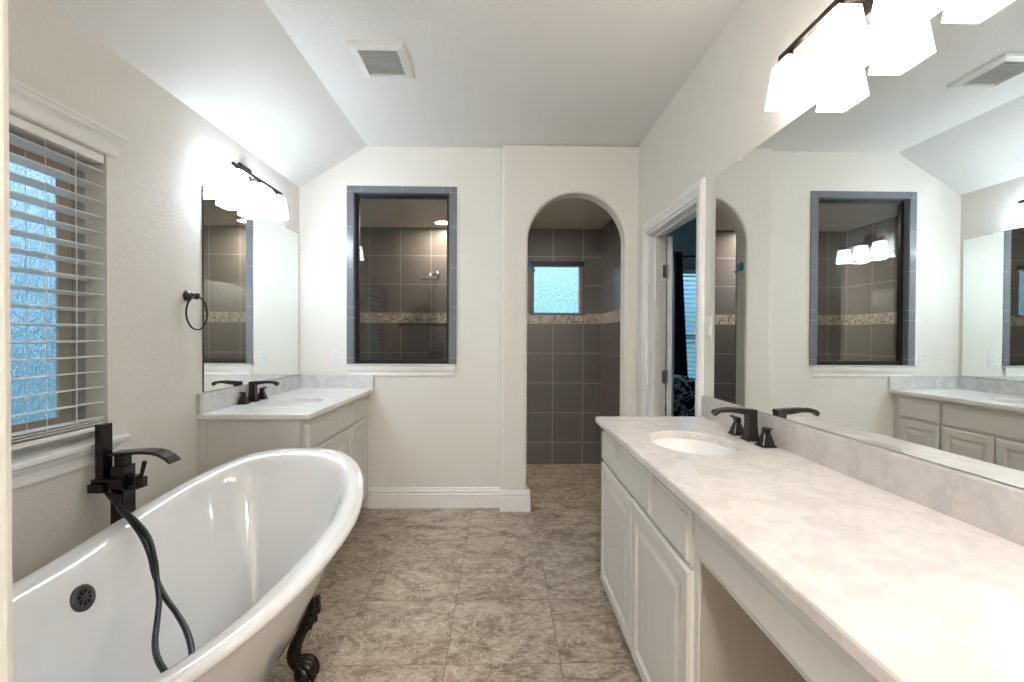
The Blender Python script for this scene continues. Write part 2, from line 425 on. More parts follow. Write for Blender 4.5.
struct('window_sill', b, TRIM, win1, bevel=.006, seg=3)
pr = [(0, .810), (.008, .810), (.014, .822), (.012, .838), (.012, .852), (.022, .872), (.022, .8775), (0, .8775)]
b = new(); loft(b, [[(XL+dd, WY0-.03-dd*.8+.02, z) for dd, z in pr], [(XL+dd, WY1+.018+dd*.8, z) for dd, z in pr]]); struct('apron_moulding', b, TRIM, win1)
pr = [(0, 1.984), (.014, 1.984), (.018, 1.992), (.018, 2.028), (.024, 2.036), (.032, 2.044), (.036, 2.056), (.040, 2.060), (.040, 2.070), (0, 2.070)]
b = new(); loft(b, [[(XL+dd, WY0-.03-dd, z) for dd, z in pr], [(XL+dd, WY1+.018+dd, z) for dd, z in pr]]); struct('head_moulding', b, TRIM, win1)

def blind(name, label, axis_x, y0, y1, z0, z1, spacing, half, cordys):
    t = thing(name, label, 'window blind', (axis_x, (y0+y1)/2, z0))
    bb = new(); box(bb, axis_x-half-.003, axis_x+half+.003, y0, y1, z1-.032, z1); link('headrail', bb, SLAT, t, bevel=.003)
    bb = new(); box(bb, axis_x-half, axis_x+half, y0, y1, z0, z0+.018); link('bottom_rail', bb, SLAT, t, bevel=.004)
    z = z0+.024; k = 0
    while z < z1-.045:
        bb = new(); n = 6; up_ = []; dn = []
        for i in range(n+1):
            u = -half + 2*half*i/n; c = .003*(1-(u/half)**2); tz = u*.10
            up_.append((axis_x+u, z+c+tz+.0016)); dn.append((axis_x+u, z+c+tz-.0016))
        prof = up_ + dn[::-1]
        loft(bb, [[(x, yy, zz) for x, zz in prof] for yy in (y0, y1)]); link('slat', bb, SLAT, t, smooth=False)
        z += .010 if k < 2 else spacing; k += 1
    for cy in cordys:
        for dx in (-half-.002, half+.002):
            bb = new(); tube(bb, [(axis_x+dx, cy, z0+.01), (axis_x+dx, cy, z1-.02)], .0011, 6); link('ladder_cord', bb, CORD, t)
    bb = new(); pth = [(axis_x+half+.012, 1.715, z1-.03), (axis_x+half+.014, 1.715, 1.5), (axis_x+half+.014, 1.712, .98)]
    tube(bb, pth, .0016, 6); link('lift_cord', bb, CORD, t)
    return t
blind('window_blind', 'white slatted blind hanging open in the window above the bathtub', XL-.038, WY0+.006, WY1-.006, .935, WZ1-.002, .0585, .031, (1.10, 1.615))

# ------------------------------------------------------------------ shower window
b = new(); y = YS1
for a in ((.300, .326, 1.52, 2.03), (.789, .815, 1.52, 2.03), (.326, .789, 1.52, 1.538), (.326, .789, 2.012, 2.03)): box(b, a[0], a[1], y+.03, y+.10, a[2], a[3])
win3 = struct('window_3', b, TANF)
b = new(); box(b, .320, .795, y+.06, y+.066, 1.534, 2.016); struct('pane', b, RAIN2, win3)
b = new(); box(b, .286, .832, y-.012, y+.05, 2.005, 2.052); struct('header', b, BLACKF, win3)
b = new(); box(b, .280, .304, y-.008, y+.03, 1.512, 2.006); box(b, .811, .850, y-.008, y+.03, 1.512, 2.006); box(b, .304, .811, y-.008, y+.03, 1.512, 1.524); struct('tile_return', b, plain('brown grey tile return', (.17, .15, .14), .4), win3)

# ------------------------------------------------------------------ door, casing, bedroom
cp = [(0, 0), (.012, 0), (.015, .006), (.015, .028), (.020, .034), (.020, .058), (.014, .070), (.014, .076), (0, .076)]   # depth, distance from opening
b = new()
def casing(side):
    X = XR; sg = -1
    if side == 'far': rings = [[(X-d_, DY1+w_, z if i == 0 else DZ+w_) for d_, w_ in cp] for i, z in ((0, 0), (1, 0))]
    elif side == 'near': rings = [[(X-d_, DY0-w_, 0 if i == 0 else DZ+w_) for d_, w_ in cp] for i in (0, 1)]
    else: rings = [[(X-d_, yy+(-w_ if yy == DY0 else w_), DZ+w_) for d_, w_ in cp] for yy in (DY0, DY1)]
    loft(b, rings)
for s_ in ('far', 'near', 'top'): casing(s_)
struct('trim_1', b, TRIM)
b = new(); j = .018
box(b, XR-.002, XR+.125, DY1-j, DY1+.002, 0, DZ); box(b, XR-.002, XR+.125, DY0-.002, DY0+j, 0, DZ); box(b, XR-.002, XR+.125, DY0, DY1, DZ-j, DZ+.002)
box(b, XR+.045, XR+.08, DY1-j-.012, DY1-j, 0, DZ-j); box(b, XR+.045, XR+.08, DY0+j, DY0+j+.012, 0, DZ-j); box(b, XR+.045, XR+.08, DY0+j, DY1-j, DZ-j-.012, DZ-j)
trim2 = struct('trim_2', b, TRIM)
# door leaf swung into the bedroom
b = new(); DWd, DH = .79, 1.985
box(b, 0, DWd, -.0175, .0175, 0, DH)
door = link('door_1', b, DOORW, kind='structure', bevel=.002)
ang = math.radians(69)
hx, hy = XR+.150, DY1-j-.002
door.location = (hx, hy, .012); door.rotation_euler = (0, 0, ang)
def sub_local(name, bm, m, parent, **kw):
    o = link(name, bm, m, None, **kw); o.parent = parent; return o
for z0, z1 in ((.20, .85), (1.0, 1.85)):
    for x0 in (.11, .45):
        b = new(); rr = []
        for ins, dp in ((0, .0175), (.008, .0215), (.02, .0215), (.03, .0195)):
            rr.append([(x0+ins, -dp, z0+ins), (x0+.23-ins, -dp, z0+ins), (x0+.23-ins, -dp, z1-ins), (x0+ins, -dp, z1-ins)])
        loft(b, rr); sub_local('door_panel', b, DOORW, door)
for z in (.28, 1.02, 1.75):
    b = new(); box(b, XR+.100, XR+.128, DY1-j-.0035, DY1-j+.001, z-.045, z+.045); lathe(b, [(.006, -.047), (.006, .047)], (XR+.134, DY1-j-.006, z), 10)
    struct('hinge', b, NICKEL, trim2)
b = new(); lathe(b, [(.03, 0), (.03, .006), (.012, .01), (.011, .04), (.026, .05), (.028, .065), (.015, .075)], (0, 0, 0), 20, 'y')
k = sub_local('door_knob', b, BRONZE, door, smooth=True); k.location = (.73, .0175, .95)
# bedroom shell
BX1, BY0, BY1, BZ = 3.6, 1.0, 5.3, 2.72
VX0, VX1, VZ0, VZ1 = 2.00, 2.80, .45, 2.06
b = new(); box(b, XR+.12, BX1, BY0, BY1, -.1, -.002); struct('floor_bedroom', b, plain('beige carpet', (.42, .36, .30), .95))
b = new(); box(b, XR+.12, BX1, BY0, BY1, BZ, BZ+.1); struct('ceiling_bedroom', b, BEDWALL)
b = new(); box(b, BX1, BX1+.1, BY0-.1, BY1+.1, -.1, BZ+.1); struct('wall_bedroom_right', b, BEDWALL)
b = new(); box(b, XR+.12, BX1+.1, BY0-.1, BY0, -.1, BZ+.1); struct('wall_bedroom_front', b, BEDWALL)
b = new()
for a in ((XR+.12, VX0, -.1, BZ+.1), (VX1, BX1+.1, -.1, BZ+.1), (VX0, VX1, -.1, VZ0), (VX0, VX1, VZ1, BZ+.1)): box(b, a[0], a[1], BY1, BY1+.1, a[2], a[3])
struct('wall_bedroom_back', b, BEDWALL)
b = new()
for a in ((VX0, VX0+.04, VZ0, VZ1), (VX1-.04, VX1, VZ0, VZ1), (VX0, VX1, VZ0, VZ0+.04), (VX0, VX1, VZ1-.04, VZ1), (VX0, VX1, 1.30, 1.34)): box(b, a[0], a[1], BY1+.04, BY1+.08, a[2], a[3])
win4 = struct('window_4', b, TRIM)
b = new(); box(b, VX0+.03, VX1-.03, BY1+.055, BY1+.06, VZ0+.03, VZ1-.03); struct('pane', b, GLASS2, win4)
t = thing('window_blind', 'pale slatted blind beside the navy curtain in the bedroom window', 'window blind', ((VX0+VX1)/2, BY1+.02, VZ0))
b = new(); box(b, VX0+.01, VX1-.01, BY1-.005, BY1+.035, VZ1-.05, VZ1-.004); link('headrail', b, SLAT, t)
z = VZ0+.03
while z < VZ1-.06:
    b = new(); vs = box(b, VX0+.01, VX1-.01, BY1-.003, BY1+.033, z, z+.003)
    for v in vs: v.co.z += (v.co.y-BY1-.015)*.5
    link('slat', b, SLAT, t); z += .05
b = new(); box(b, VX0+.01, VX1-.01, BY1, BY1+.03, VZ0+.004, VZ0+.02); link('bottom_rail', b, SLAT, t)
# curtain + rod
t = thing('curtain_rod', 'dark curtain rod above the bedroom window', 'curtain rod', (2.3, BY1-.08, 2.19))
b = new(); tube(b, [(1.90, BY1-.08, 2.19), (2.95, BY1-.08, 2.19)], .011, 12); link('rod', b, BLACKF, t, smooth=True)
b = new(); lathe(b, [(.011, 0), (.022, -.01), (.022, -.03), (.008, -.045)], (1.90, BY1-.08, 2.19), 12, 'x'); link('finial', b, BLACKF, t, smooth=True)
for x in (1.905, 2.90):
    b = new(); box(b, x-.006, x+.006, BY1-.08, BY1, 2.175, 2.19); link('bracket', b, BLACKF, t)
b = new(); rings = []
for k in range(13):
    q = k/12; zt = 2.235-q*2.21; wd = .085+.14*q; x0 = 1.895-.04*q
    ring = []
    for i in range(41):
        u = i/40; ring.append((x0+wd*u+.02*q*u, BY1-.115+.018*math.sin(u*PI*7+q*.8)*(.6+.4*q), zt))
    ring += [(p[0], p[1]+.004, p[2]) for p in ring[::-1]]
    rings.append(ring)
loft(b, rings); tag(link('curtain', b, NAVY, smooth=True), 'navy curtain hanging beside the bedroom window seen through the doorway', 'curtain')
# bed with cushion
t = thing('bed', 'bed end with dark covers under the bedroom window', 'bed', (1.75, 4.6, 0))
b = new(); box(b, 1.2, 2.5, 3.95, 5.05, .18, .30); link('bed_frame', b, WOODD, t, bevel=.01)
b = new(); box(b, 1.22, 2.48, 3.97, 5.03, .30, .42); link('mattress', b, NAVY, t, bevel=.03, seg=4)
for x, y in ((1.25, 4.0), (2.45, 4.0), (1.25, 5.0), (2.45, 5.0)):
    b = new(); box(b, x-.03, x+.03, y-.03, y+.03, 0, .18); link('leg', b, WOODD, t)
b = new(); N = 14; rings = []
for i in range(N+1):
    u = -1+2*i/N; ring = []
    hw = .24*(1-.06*u*u)
    for s_ in (1, -1):
        for j_ in range(N+1):
            v = (-1+2*j_/N)*s_
            th = .075*max(0, (1-u*u))**.45*max(0, (1-v*v))**.45
            ring.append((u*.26*(1-.08*v*v), s_*th, v*.24*(1-.08*u*u)))
    rings.append(ring)
loft(b, rings)
cu = tag(link('cushion', b, THROW, smooth=True), 'navy and white patterned cushion at the foot of the bedroom curtain', 'cushion')
cu.location = (1.755, 4.80, .675); cu.rotation_euler = (math.radians(-14), math.radians(6), math.radians(-4))

# ------------------------------------------------------------------ vanities
def panel(name, parent, X, sg, y0, y1, z0, z1, rings, m=None):
    b = new(); rr = []
    for ins, d_ in rings:
        x = X + sg*d_
        rr.append([(x, y0+ins, z0+ins), (x, y1-ins, z0+ins), (x, y1-ins, z1-ins), (x, y0+ins, z1-ins)])
    loft(b, rr); return link(name, b, m or PAINT, parent)
DOORR = [(0, -.001), (0, .011), (.007, .018), (.048, .018), (.054, .008), (.064, .007), (.092, .016), (.096, .0165)]
DRAWR = [(0, -.001), (0, .008), (.010, .012), (.014, .018), (.018, .018)]
def cabinet(label, X, sg, wallx, y0, y1, fronts, toe=.055, stub=None, side=INSIDE):
    """X face-frame plane, sg outward direction; box back to wallx"""
    t = thing('vanity_cabinet', label, 'cabinet', ((X+wallx)/2, (y0+y1)/2, 0))
    b = new(); bx = lambda a0, a1, *r: box(b, min(a0, a1), max(a0, a1), *r)
    bx(X, X-sg*.02, y0, y1, .10, .875)                 # face frame
    bx(X-sg*.02, wallx+sg*.001, y0+.004, y0+.020, .10, .875)   # near side
    bx(X-sg*.02, wallx+sg*.001, y1-.020, y1-.004, .10, .875)
    bx(X-sg*.02, wallx+sg*.001, y0+.02, y1-.02, .10, .116)
    link('body', b, PAINT, t)
    b = new(); bx(X-sg*toe, X-sg*(toe+.015), y0+.004, y1-.004, 0, .10); bx(X-sg*(toe+.015), wallx+sg*.001, y0+.006, y0+.020, 0, .10); bx(X-sg*(toe+.015), wallx+sg*.001, y1-.020, y1-.006, 0, .10)
    link('toe_kick', b, PAINT, t)
    for kind, a, c, z0, z1 in fronts:
        panel(kind, t, X, sg, a, c, z0, z1, DOORR if kind == 'door' else DRAWR)
    return t
XF = .503
t = cabinet('long cream vanity cabinet with two doors below the right countertop', XF, -1, XR, 1.185, 2.308,
    [('drawer', 1.994, 2.285, .702, .846), ('drawer', 1.528, 1.976, .702, .846), ('drawer', 1.212, 1.512, .702, .846),
     ('door', 1.752, 2.285, .115, .692), ('door', 1.212, 1.740, .115, .692)], toe=.04)
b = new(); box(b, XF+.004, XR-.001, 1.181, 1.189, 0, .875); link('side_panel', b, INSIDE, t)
# knee space: apron rail and near cabinet
cabinet('cream vanity cabinet with two doors at the near end of the right countertop', XF, -1, XR, -.29, .30,
    [('drawer', -.27, .28, .702, .848), ('door', -.27, .0, .115, .692), ('door', .01, .28, .115, .692)], toe=.04)
t = thing('knee_space_apron', 'cream framed apron over the knee space of the right vanity', 'apron', (XF, .8, .75))
b = new(); box(b, XF, XF+.02, .301, 1.1805, .735, .875); link('rail', b, PAINT, t)
panel('drawer_front', t, XF, -1, .33, 1.160, .752, .850, DRAWR)
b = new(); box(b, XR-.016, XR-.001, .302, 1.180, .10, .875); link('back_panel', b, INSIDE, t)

XFL = -1.003
t = cabinet('cream vanity cabinet with raised-panel doors at the far end of the bathtub', XFL, 1, XL, 2.395, 3.578,
    [('drawer', 2.440, 3.165, .702, .848), ('drawer', 3.182, 3.515, .702, .848),
     ('door', 2.440, 2.806, .115, .692), ('door', 2.818, 3.165, .115, .692), ('door', 3.182, 3.515, .115, .692)])
b = new(); box(b, XL+.001, XL+.045, 2.389, 2.397, 0, .875); box(b, XFL-.05, XFL, 2.389, 2.397, .0, .875); box(b, XL+.045, XFL-.05, 2.392, 2.397, 0, .875)
link('side_panel', b, PAINT, t)

def countertop(label, x0, x1, y0, y1, c, r, splashes, m, ms):
    t = thing('countertop', label, 'countertop', ((x0+x1)/2, (y0+y1)/2, .875))
    angs = sorted([2*PI*k/56 for k in range(56)] + [math.atan2(y-c[1], x-c[0]) % (2*PI) for x in (x0, x1) for y in (y0, y1)])
    def ray(a, X0, X1, Y0, Y1):
        dx, dy = math.cos(a), math.sin(a); ts = []
        if dx > 1e-9: ts.append((X1-c[0])/dx)
        if dx < -1e-9: ts.append((X0-c[0])/dx)
        if dy > 1e-9: ts.append((Y1-c[1])/dy)
        if dy < -1e-9: ts.append((Y0-c[1])/dy)
        q = min(ts); return (c[0]+dx*q, c[1]+dy*q)
    def orect(ins, z): return [(*ray(a, x0+ins, x1-ins, y0+ins, y1-ins), z) for a in angs]
    def oell(k, z):
        o = []
        for a in angs:
            rr_ = 1/math.sqrt((math.cos(a)/(r[0]+k))**2+(math.sin(a)/(r[1]+k))**2); o.append((c[0]+rr_*math.cos(a), c[1]+rr_*math.sin(a), z))
        return o
    b = new()
    R = loft(b, [orect(.006, .905), orect(.002, .903), orect(0, .898), orect(0, .879), orect(.003, .875), oell(0, .875), oell(0, .902), oell(.003, .905)], cap0=False, cap1=False)
    n = len(angs)
    for i in range(n): j = (i+1) % n; b.faces.new((R[-1][i], R[-1][j], R[0][j], R[0][i]))
    link('slab', b, m, t)
    for a in splashes:
        b = new(); box(b, *a); link('backsplash', b, ms, t, bevel=.0015)
    # sink bowl
    s = tag(None or _bowl(angs, c, r), 'x', 'sink'); return t, s
def _bowl(angs, c, r):
    b = new(); rings = []
    def e(k, z, sc=1):
        o = []
        for a in angs:
            rr_ = sc/math.sqrt((math.cos(a)/(r[0]+k))**2+(math.sin(a)/(r[1]+k))**2); o.append((c[0]+rr_*math.cos(a), c[1]+rr_*math.sin(a), z))
        return o
    prof = [(1.0, .8745), (.985, .862), (.95, .83), (.88, .795), (.75, .765), (.55, .750), (.3, .744), (.10, .742)]
    rings = [e(.022, .8745), e(.001, .8745)] + [e(0, z, s_) for s_, z in prof[1:]]
    outer = [e(.022, .866), e(.012, .85), e(.008, .80, .93), e(.01, .75, .75), e(.01, .728, .3)]
    loft(b, rings[::-1] + outer, cap0=True, cap1=True)
    s = link('sink', b, PORC, smooth=True)
    b = new(); lathe(b, [(.022, .7435), (.022, .746), (.014, .747), (.012, .7445)], (c[0], c[1], 0), 20); link('drain', b, BRONZE, s, smooth=True)
    return s
RC, LC = (.715, 1.765), (-1.225, 2.825)
t, s = countertop('long cream marble countertop on the right with an undermount sink', .464, XR-.001, -.300, 2.325, RC, (.150, .200),
    [(XR-.021, XR-.001, -.300, 2.325, .905, 1.007)], MARB, SPLASH)
s['label'] = 'white oval undermount sink in the long right countertop'
t, s = countertop('pale marble countertop with backsplash at the far left corner', XL+.001, -.959, 2.378, YB-.001, LC, (.150, .200),
    [(XL+.001, XL+.021, 2.378, YB-.021, .905, 1.003), (XL+.001, -.959, YB-.021, YB-.001, .905, 1.003)], marble('cool pale marble', (.84, .82, .80), (.72, .71, .70), (.80, .76, .72), .6), SPLASHL)
s['label'] = 'white oval undermount sink in the far left countertop'

# ------------------------------------------------------------------ sink faucets
def faucet(x, y, sg, label):
    """spout reaches towards sg in x; handles either side in y"""
    t = thing('sink_faucet', label, 'faucet', (x, y, .905))
    b = new(); z = .9058
    frustum(b, (x, y), .028, .028, .028, .028, z, z+.008)
    frustum(b, (x, y), .024, .024, .024, .024, z+.008, z+.012)
    # tapering square column then a flat arm curling down at the tip
    sec = []
    path = [(0, .012, .022, .022, 0), (0, .05, .018, .019, 0), (0, .085, .017, .018, 0), (.002, .104, .018, .018, .2)]
    for dx, dz, hx_, hy_, _ in path:
        sec.append([(x-hx_-sg*0+sg*dx, y-hy_, z+dz), (x+hx_+sg*dx, y-hy_, z+dz), (x+hx_+sg*dx, y+hy_, z+dz), (x-hx_+sg*dx, y+hy_, z+dz)])
    loft(b, sec)
    arm = [(-.018, .118, .102, .018), (.03, .122, .100, .017), (.08, .124, .108, .016), (.12, .122, .107, .0155), (.140, .116, .100, .015), (.150, .106, .092, .014)]
    rr = [[(x+sg*d_, y-w_, z+t1), (x+sg*d_, y+w_, z+t1), (x+sg*(d_-(.008 if i > 3 else 0)), y+w_, z+t0), (x+sg*(d_-(.008 if i > 3 else 0)), y-w_, z+t0)] for i, (d_, t1, t0, w_) in enumerate(arm)]
    loft(b, rr); link('spout', b, BRONZE, t, bevel=.003, seg=2)
    for dy in (-.104, .104):
        b = new(); c_ = (x, y+dy)
        frustum(b, c_, .027, .027, .027, .027, z, z+.007); frustum(b, c_, .023, .023, .011, .011, z+.007, z+.050); frustum(b, c_, .011, .011, .013, .013, z+.050, z+.060)
        h = link('handle', b, BRONZE, t, bevel=.002)
        b = new(); s1 = 1 if dy > 0 else -1
        p0, p1 = Vector((x-sg*.002, c_[1]-s1*.010, z+.064)), Vector((x+sg*.006, c_[1]+s1*.040, z+.070))
        dr = (p1-p0); n_ = Vector((-dr.y, dr.x, 0)).normalized()
        rr = []
        for q, wd, th in ((0, .010, .005), (.3, .012, .005), (1, .007, .003)):
            p = p0+dr*q; rr.append([p+n_*wd+Vector((0, 0, -th)), p-n_*wd+Vector((0, 0, -th)), p-n_*wd+Vector((0, 0, th)), p+n_*wd+Vector((0, 0, th))])
        loft(b, rr); link('lever', b, BRONZE, h, bevel=.0015)
    return t
faucet(.952, 1.785, -1, 'dark bronze widespread faucet behind the sink in the right countertop')
faucet(-1.464, 2.822, 1, 'dark bronze widespread faucet behind the sink in the far left countertop')

# ------------------------------------------------------------------ mirrors
def wall_mirror(label, X, sg, y0, y1, z0, z1):
    t = thing('wall_mirror', label, 'mirror', (X, (y0+y1)/2, z0))
    b = new(); box(b, min(X, X+sg*.006), max(X, X+sg*.006), y0, y1, z0, z1); link('glass_edge', b, MEDGE if sg > 0 else MEDGE2, t)
    b = new(); x = X+sg*.0064; vs = [b.verts.new(p) for p in ((x, y0+.002, z0+.002), (x, y1-.002, z0+.002), (x, y1-.002, z1-.0015), (x, y0+.002, z1-.0015))]; b.faces.new(vs)
    o = link('silvering', b, MIRROR, t)
    for y in (y0+(y1-y0)*.12, y1-.22):
        b = new(); box(b, min(X, X+sg*.010), max(X, X+sg*.010), y-.012, y+.012, z1-.006, z1+.010); link('clip', b, PLASTIC, t, bevel=.001)
    return t
wall_mirror('large frameless mirror above the long right countertop', XR, -1, -.30, 2.223, 1.0085, 2.053)
wall_mirror('smaller frameless mirror above the far left countertop', XL, 1, 2.430, 3.553, 1.006, 2.050)

# ------------------------------------------------------------------ vanity lights
def vanity_light(label, X, sg, yc, m, zb, zr, lx=.093):
    t = thing('vanity_light', label, 'wall light', (X, yc, 2.2))
    x = X+sg*lx
    b = new(); r0 = [(X+sg*.001, yc-.06, 2.165), (X+sg*.001, yc+.06, 2.165), (X+sg*.001, yc+.06, 2.285), (X+sg*.001, yc-.06, 2.285)]
    r1 = [(X+sg*.016, p[1], p[2]) for p in r0]; r2 = [(X+sg*.024, yc+(p[1]-yc)*.8, 2.225+(p[2]-2.225)*.8) for p in r0]
    loft(b, [r0, r1, r2]); link('backplate', b, BRONZE, t)
    b = new(); box(b, min(X+sg*.022, x), max(X+sg*.022, x), yc-.012, yc+.012, zr-.007, zr+.007); link('arm', b, BRONZE, t, bevel=.003)
    b = new(); box(b, x-.007, x+.007, yc-.278, yc+.278, zr-.009, zr+.009); link('bar', b, BRONZE, t, bevel=.003)
    for k in (-1, 0, 1):
        y = yc+k*.226
        b = new(); frustum(b, (x, y), .010, .010, .008, .008, zb+.143, zr); frustum(b, (x, y), .034, .034, .010, .010, zb+.131, zb+.145)
        link('socket_cup', b, BRONZE, t)
        b = new()
        o1, o2 = .046, .031; zt = zb+.131
        rr = []
        for a, z in ((o1, zb), (o2, zt), (o2-.004, zt), (o1-.004, zb+.0005)):
            c2 = a+.011; rr.append([(x-a, y-c2, z), (x+a, y-c2, z), (x+a, y+c2, z), (x-a, y+c2, z)])
        loft(b, [rr[1], rr[0], rr[3], rr[2]], cap0=True, cap1=False)
        link('lamp_shade', b, m, t)
    return t
vanity_light('three-shade bronze bar light above the large right mirror', XR, -1, 1.288, LR, 2.053, 2.222)
vanity_light('three-shade bronze bar light above the smaller left mirror', XL, 1, 2.812, LL, 2.044, 2.203)

# ------------------------------------------------------------------ towel ring
t = thing('towel_ring', 'dark bronze towel ring on the wall beside the left mirror', 'towel ring', (XL, 2.285, 1.48))
b = new(); lathe(b, [(.027, .001), (.027, .008), (.022, .014), (.014, .020), (.012, .045), (.015, .052), (.012, .060)], (XL, 2.310, 1.485), 24, 'x'); link('base', b, BRONZE, t, smooth=True)
b = new(); box(b, XL+.040, XL+.056, 2.300, 2.318, 1.468, 1.492); link('post', b, BRONZE, t, bevel=.003)
b = new(); cy_, cz_, rr_ = 2.310, 1.402, .079
pts = [(XL+.050, cy_+rr_*math.sin(2*PI*k/48), cz_+rr_*math.cos(2*PI*k/48)) for k in range(49)]
tube(b, pts, .0042, 10, cap=False); link('ring', b, BRONZE, t, smooth=True)

# ------------------------------------------------------------------ outlet, switches, vent
def plate(name, label, cat, cx_, cz_, y, kind):
    t = thing(name, label, cat, (cx_, y, cz_))
    b = new(); box(b, cx_-.035, cx_+.035, y-.006, y-.0005, cz_-.057, cz_+.057); link('cover_plate', b, PLASTIC, t, bevel=.002)
    for dz in (-.02, .02):
        b = new(); lathe(b, [(.016, -.0005), (.016, -.0025), (.013, -.003)], (cx_, y-.006, cz_+dz), 20, 'y')
        o = link('socket', b, PLASTIC, t)
        for dx in (-.006, .006):
            b = new(); box(b, cx_+dx-.0012, cx_+dx+.0012, y-.0094, y-.0088, cz_+dz-.004, cz_+dz+.005); link('slot', b, HOLE, o)
plate('wall_outlet', 'white duplex outlet left of the tiled interior window', 'outlet', -1.238, 1.138, YB, 0)
def switch(label, y, z):
    t = thing('light_switch', label, 'light switch', (XR, y, z))
    b = new(); box(b, XR-.006, XR-.0005, y-.036, y+.036, z-.058, z+.058); link('cover_plate', b, PLASTIC, t, bevel=.002)
    b = new(); vs = box(b, XR-.012, XR-.006, y-.016, y+.016, z-.033, z+.033); link('rocker', b, PLASTIC, t, bevel=.002)
switch('white light switch between the arch wall and the door casing', 3.440, 1.355)
switch('white light switch between the door casing and the right mirror', 2.290, 1.340)
t = thing('ceiling_vent', 'square white exhaust vent in the ceiling', 'vent', (-.615, 2.466, HC))
b = new(); x0, x1, y0, y1 = -.755, -.480, 2.310, 2.625
rr = []
for ins, dz in ((0, 0), (.004, -.012), (.040, -.020), (.044, -.012), (.044, 0)): rr.append([(x0+ins, y0+ins, HC+dz), (x1-ins, y0+ins, HC+dz), (x1-ins, y1-ins, HC+dz), (x0+ins, y1-ins, HC+dz)])
loft(b, rr, cap0=False, cap1=False); link('frame', b, PLASTIC, t)
b = new(); box(b, x0+.044, x1-.044, y0+.044, y1-.044, HC-.004, HC-.0005); link('backing', b, VENTB, t)
nl = 14
for k in range(nl):
    yy = y0+.050+(y1-y0-.100)*k/(nl-1); b = new(); vs = box(b, x0+.044, x1-.044, yy-.0065, yy+.0065, HC-.012, HC-.009)
    for v in vs: v.co.z += (v.co.y-yy)*.3
    link('louvre', b, VENTG, t)

# ------------------------------------------------------------------ bathtub
CX, TA, YC, TB = -.922, .420, 1.460, .775
def rimz(y): k = max(0, min(1, (y-1.30)/(YC+TB-1.30))); return .634+.141*k**1.9
NT_ = 96
def plan(a, b_, n, yc=YC):
    o = []
    n_ = n
    for k in range(NT_):
        t_ = 2*PI*k/NT_; c, s_ = math.cos(t_), math.sin(t_)
        n = n_ + (.25*s_*s_ if s_ > 0 else 0)
        o.append((CX+a*math.copysign(abs(c)**(2/n), c), yc+b_*math.copysign(abs(s_)**(2/n), s_)))
    return [(CX+(x-CX)*(1-.14*max(0, min(1, (1.70-y)/1.0))), y) for x, y in o]
b = new()
rim0 = plan(TA, TB, 2.42); bot = plan(.135, .46, 2.3, 1.40)
def wall_ring(v, top_ins, hz, zb, expo, z_off=0):
    ring = []
    for k in range(NT_):
        rx, ry = rim0[k]; bx_, by_ = bot[k]; d_ = Vector((CX-rx, YC-ry)); L = d_.length; d_ /= L
        tx, ty = rx+d_.x*top_ins, ry+d_.y*top_ins; ztop = rimz(ry)+z_off
        h_ = v**expo
        ring.append((bx_+(tx-bx_)*h_, by_+(ty-by_)*h_, zb+(ztop-zb)*v))
    return ring
rings = []
outer = [wall_ring(v, .040, 0, .135, .80, -.030) for v in [0, .03, .08, .15, .25, .35, .45, .55, .65, .75, .85, .93, 1.0]]
def rim_ring(ins, dz):
    ring = []
    for k in range(NT_):
        rx, ry = rim0[k]; d_ = Vector((CX-rx, YC-ry)); d_.normalize(); ring.append((rx+d_.x*ins, ry+d_.y*ins, rimz(ry)+dz))
    return ring
rim = [rim_ring(*p) for p in ((.030, -.036), (.012, -.034), (.002, -.025), (0, -.013), (.006, -.004), (.018, 0), (.038, -.001), (.060, -.004), (.080, -.010), (.096, -.021), (.106, -.036))]
def inner_ring(v):
    """v 1 at the rim, 0 at the bottom; follows the outer shell one wall thickness inside"""
    ring = []
    for k in range(NT_):
        rx, ry = rim0[k]; bx_, by_ = bot[k]; d_ = Vector((CX-rx, YC-ry)); d_.normalize()
        tx, ty, zt = rx+d_.x*.112, ry+d_.y*.112, rimz(ry)-.052
        z = .172+(zt-.172)*v; vo = (z-.135)/(zt+.010-.135); h_ = vo**.80
        px_, py_ = bx_+(tx-bx_)*h_, by_+(ty-by_)*h_
        ci = Vector((CX-px_, 1.42-py_)); ci.normalize(); q = .010*(1-v)
        ring.append((px_+ci.x*q, py_+ci.y*q, z))
    return ring
inner = [inner_ring(v) for v in (1, .93, .85, .75, .65, .55, .45, .35, .25, .16, .09, .04, .01)]
flat = [[(CX+(p[0]-CX)*s_, 1.40+(p[1]-1.40)*s_, .172-dz_) for p in inner[-1]] for s_, dz_ in ((.93, .004), (.80, .008), (.5, .010), (.1, .011))]
loft(b, outer+rim+inner+flat)
tub = thing('bathtub', 'white slipper clawfoot bathtub under the slatted window', 'bathtub', (CX, YC, 0))
link('shell', b, ENAMEL, tub, smooth=True)
